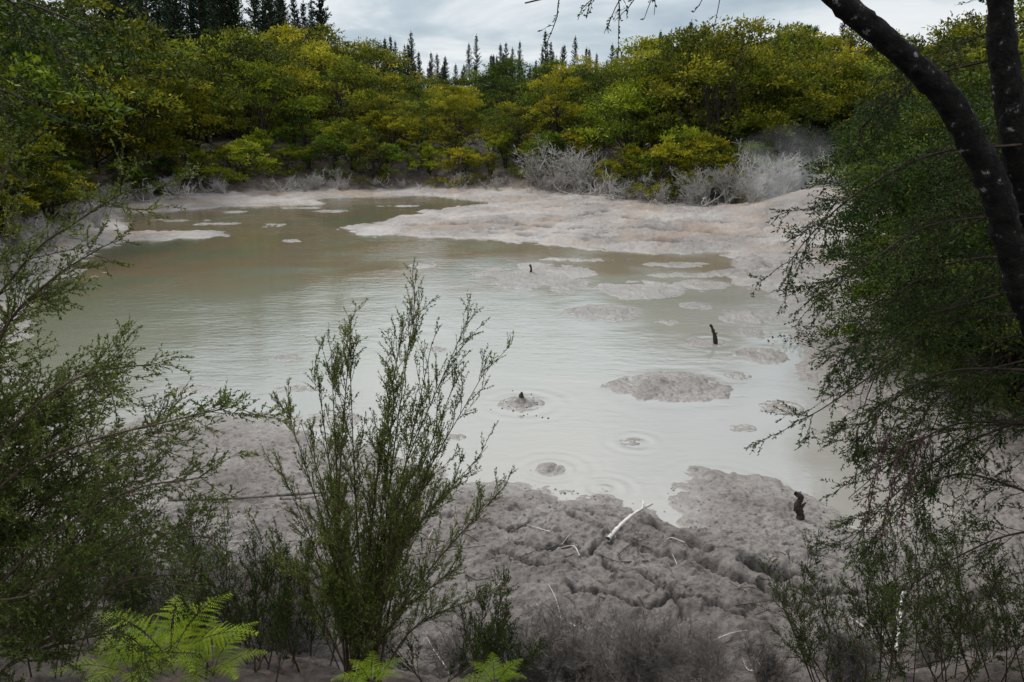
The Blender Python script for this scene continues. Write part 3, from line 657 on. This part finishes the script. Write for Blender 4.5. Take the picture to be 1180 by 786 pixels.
stick('dead_branch',[hz(3.55,6.35,.05),hz(3.75,6.7,.1),hz(3.95,7.1,.12)],.022,.012,M_drift,[[hz(3.75,6.7,.1),hz(3.7,6.95,.2)]],seed=3)
stick('dead_branch',[hz(-1.7,6.2,.35),hz(-1.5,6.3,.2),hz(-1.35,6.4,.1)],.02,.012,M_drift,seed=4)
stick('dead_branch',[hz(-1.9,7.8,.05),hz(-1.2,7.9,.1),hz(-.3,8.1,.08)],.016,.008,M_deadd,seed=5)
rs2=np.random.RandomState(77)
tw=bpy.data.objects.new('fallen_twigs',None);scene.collection.objects.link(tw)
for i in range(130):
    x=rs2.uniform(-3.5,5.0);y=rs2.uniform(5.9,8.6);a=rs2.uniform(0,PI);l=rs2.uniform(.1,.6)
    pts_=[hz(x+math.cos(a)*l*t+rs2.normal()*.02,y+math.sin(a)*l*t+rs2.normal()*.02,.012+.03*rs2.rand()) for t in (-.5,0,.5)]
    stick('twig',pts_,rs2.uniform(.003,.008),.003,[M_deadd,M_stump,M_stump,M_drift][i%4],k=5,seed=100+i,parent=tw)
stick('snag_stump',[(3.7,9.3,-.2),(3.72,9.3,.1),(3.66,9.3,.24),(3.70,9.3,.36),(3.62,9.3,.42)],.055,.03,M_stump,[[(3.7,9.3,.2),(3.76,9.28,.3)]],k=9,seed=6)
stick('snag_stump',[(3.42,8.6,-.1),(3.42,8.6,.12),(3.40,8.6,.2)],.045,.03,M_stump,k=9,seed=7)
stick('snag_branch',[(4.78,17.9,-.3),(4.74,17.9,.1),(4.66,17.9,.35),(4.6,17.9,.46)],.05,.03,M_stump,[[(4.7,17.9,.2),(4.78,17.9,.28)]],k=8,seed=8)
stick('snag_branch',[(.63,26.4,-.1),(.64,26.4,.25),(.6,26.4,.38)],.05,.03,M_stump,k=8,seed=9)
b=B(90)
q=np.array([[.17,13.8,.05],[.17,13.8,.17],[.18,13.8,.23]]);b.tube(q,[.06,.045,.015],9)
for i in range(22):
    a=b.r.uniform(0,2*PI);r=abs(b.r.normal())*.35+.1;s_=b.r.uniform(.008,.02);c=np.array([.17+math.cos(a)*r,13.8+math.sin(a)*r,0.0])
    b.tube(c+np.array([[0,0,-.01],[0,0,s_*.4],[0,0,s_]]),[s_*1.2,s_,s_*.2],6)
obj('mud_spout',b.mesh('mud_spout',[M_stump],True))
b=B(91);rs_=b.r
for i in range(1100):
    x=rs_.uniform(-3.5,5.5);y=rs_.uniform(5.9,10.3)
    r=rs_.uniform(.005,.022)
    q=np.array([[0,0,-r],[0,0,-r*.5],[0,0,r*.4],[0,0,r*.9]])+[x,y,0]
    b.tube(q+rs_.normal(size=q.shape)*r*.1,[r*.6,r*1.2,r*.9,r*.1],6)
V=np.concatenate(b.V);V[:,2]+=terrain(V[:,0],V[:,1])[0]
me_=mesh_np('mud_clods',V,np.concatenate(b.F),4,[gm],smooth=True);obj('mud_clods',me_)
# ------------------------------------------------------------------ steam
sm=bpy.data.materials.new('steam');n=NT(sm)
tc=n.n('ShaderNodeTexCoord')
ln=n.n('ShaderNodeVectorMath',operation='LENGTH');n.l(tc.outputs['Object'],ln.inputs[0])
fo=n.mr(ln.outputs['Value'],.1,1,1,0)
ns=n.mr(n.noise(tc.outputs['Object'],2.0,4,.65,1.0),.42,.72)
dn_=n.math('MULTIPLY',n.math('MULTIPLY',fo,ns),.40)
v=n.n('ShaderNodeVolumePrincipled');v.inputs['Color'].default_value=(.98,.98,.98,1);v.inputs['Anisotropy'].default_value=.2
n.l(dn_,v.inputs['Density']);o=n.n('ShaderNodeOutputMaterial');n.l(v.outputs[0],o.inputs['Volume'])
import bmesh
bm=bmesh.new();bmesh.ops.create_icosphere(bm,subdivisions=3,radius=1.0);me_=bpy.data.meshes.new('steam');bm.to_mesh(me_);bm.free();me_.materials.append(sm)
obj('steam_plume',me_,None,(14.8,40.0,2.0),(0,.35,0),(4.4,2.2,2.8))
# ------------------------------------------------------------------ world, sun, camera
SE,SA=math.radians(58),math.radians(-50)
w=bpy.data.worlds.new("World");scene.world=w;w.use_nodes=True;t=w.node_tree;t.nodes.clear()
class W(NT):
    def __init__(s,t):s.t=t
n=W(t)
sky=n.n('ShaderNodeTexSky',sky_type='NISHITA');sky.sun_disc=False;sky.sun_elevation=SE;sky.sun_rotation=SA
tc=n.n('ShaderNodeTexCoord');sp=n.n('ShaderNodeSeparateXYZ');n.l(tc.outputs['Generated'],sp.inputs[0])
zz_=n.math('ADD',n.math('MAXIMUM',sp.outputs['Z'],0),.16)
cb=n.n('ShaderNodeCombineXYZ');n.l(n.math('DIVIDE',sp.outputs['X'],zz_),cb.inputs[0]);n.l(n.math('DIVIDE',sp.outputs['Y'],zz_),cb.inputs[1])
cf=n.noise(cb.outputs[0],.9,7,.55,.35)
cc=n.ramp(cf,[(.34,(.36,.45,.54)),(.47,(.55,.635,.70)),(.57,(.82,.86,.89)),(.70,(.96,.97,.98))])
bg1=n.n('ShaderNodeBackground');n.l(sky.outputs[0],bg1.inputs[0]);bg1.inputs[1].default_value=.10
bg2=n.n('ShaderNodeBackground');n.l(cc,bg2.inputs[0])
n.l(n.mr(sp.outputs['Z'],.13,.6,1.0,3.0),bg2.inputs[1])
mx=n.n('ShaderNodeMixShader');mx.inputs[0].default_value=.9;n.l(bg1.outputs[0],mx.inputs[1]);n.l(bg2.outputs[0],mx.inputs[2])
o=n.n('ShaderNodeOutputWorld');n.l(mx.outputs[0],o.inputs[0])
sl=bpy.data.lights.new('sun','SUN');sl.energy=3.4;sl.angle=math.radians(10);sl.color=(1,.94,.84)
so=bpy.data.objects.new('sun',sl);scene.collection.objects.link(so)
dv=Vector((math.sin(SA)*math.cos(SE),math.cos(SA)*math.cos(SE),math.sin(SE)))
so.rotation_euler=dv.to_track_quat('Z','Y').to_euler();so.location=(0,0,30)
cam=bpy.data.cameras.new('camera');co=bpy.data.objects.new('camera',cam);scene.collection.objects.link(co)
cam.lens=28;cam.sensor_width=36;cam.clip_end=2000;cam.clip_start=.05
co.location=(0,0,5);co.rotation_euler=(math.radians(90-15.4),0,0)
scene.camera=co
scene.view_settings.view_transform='Standard';scene.view_settings.look='None';scene.view_settings.exposure=0
print('done',time.time()-T0)
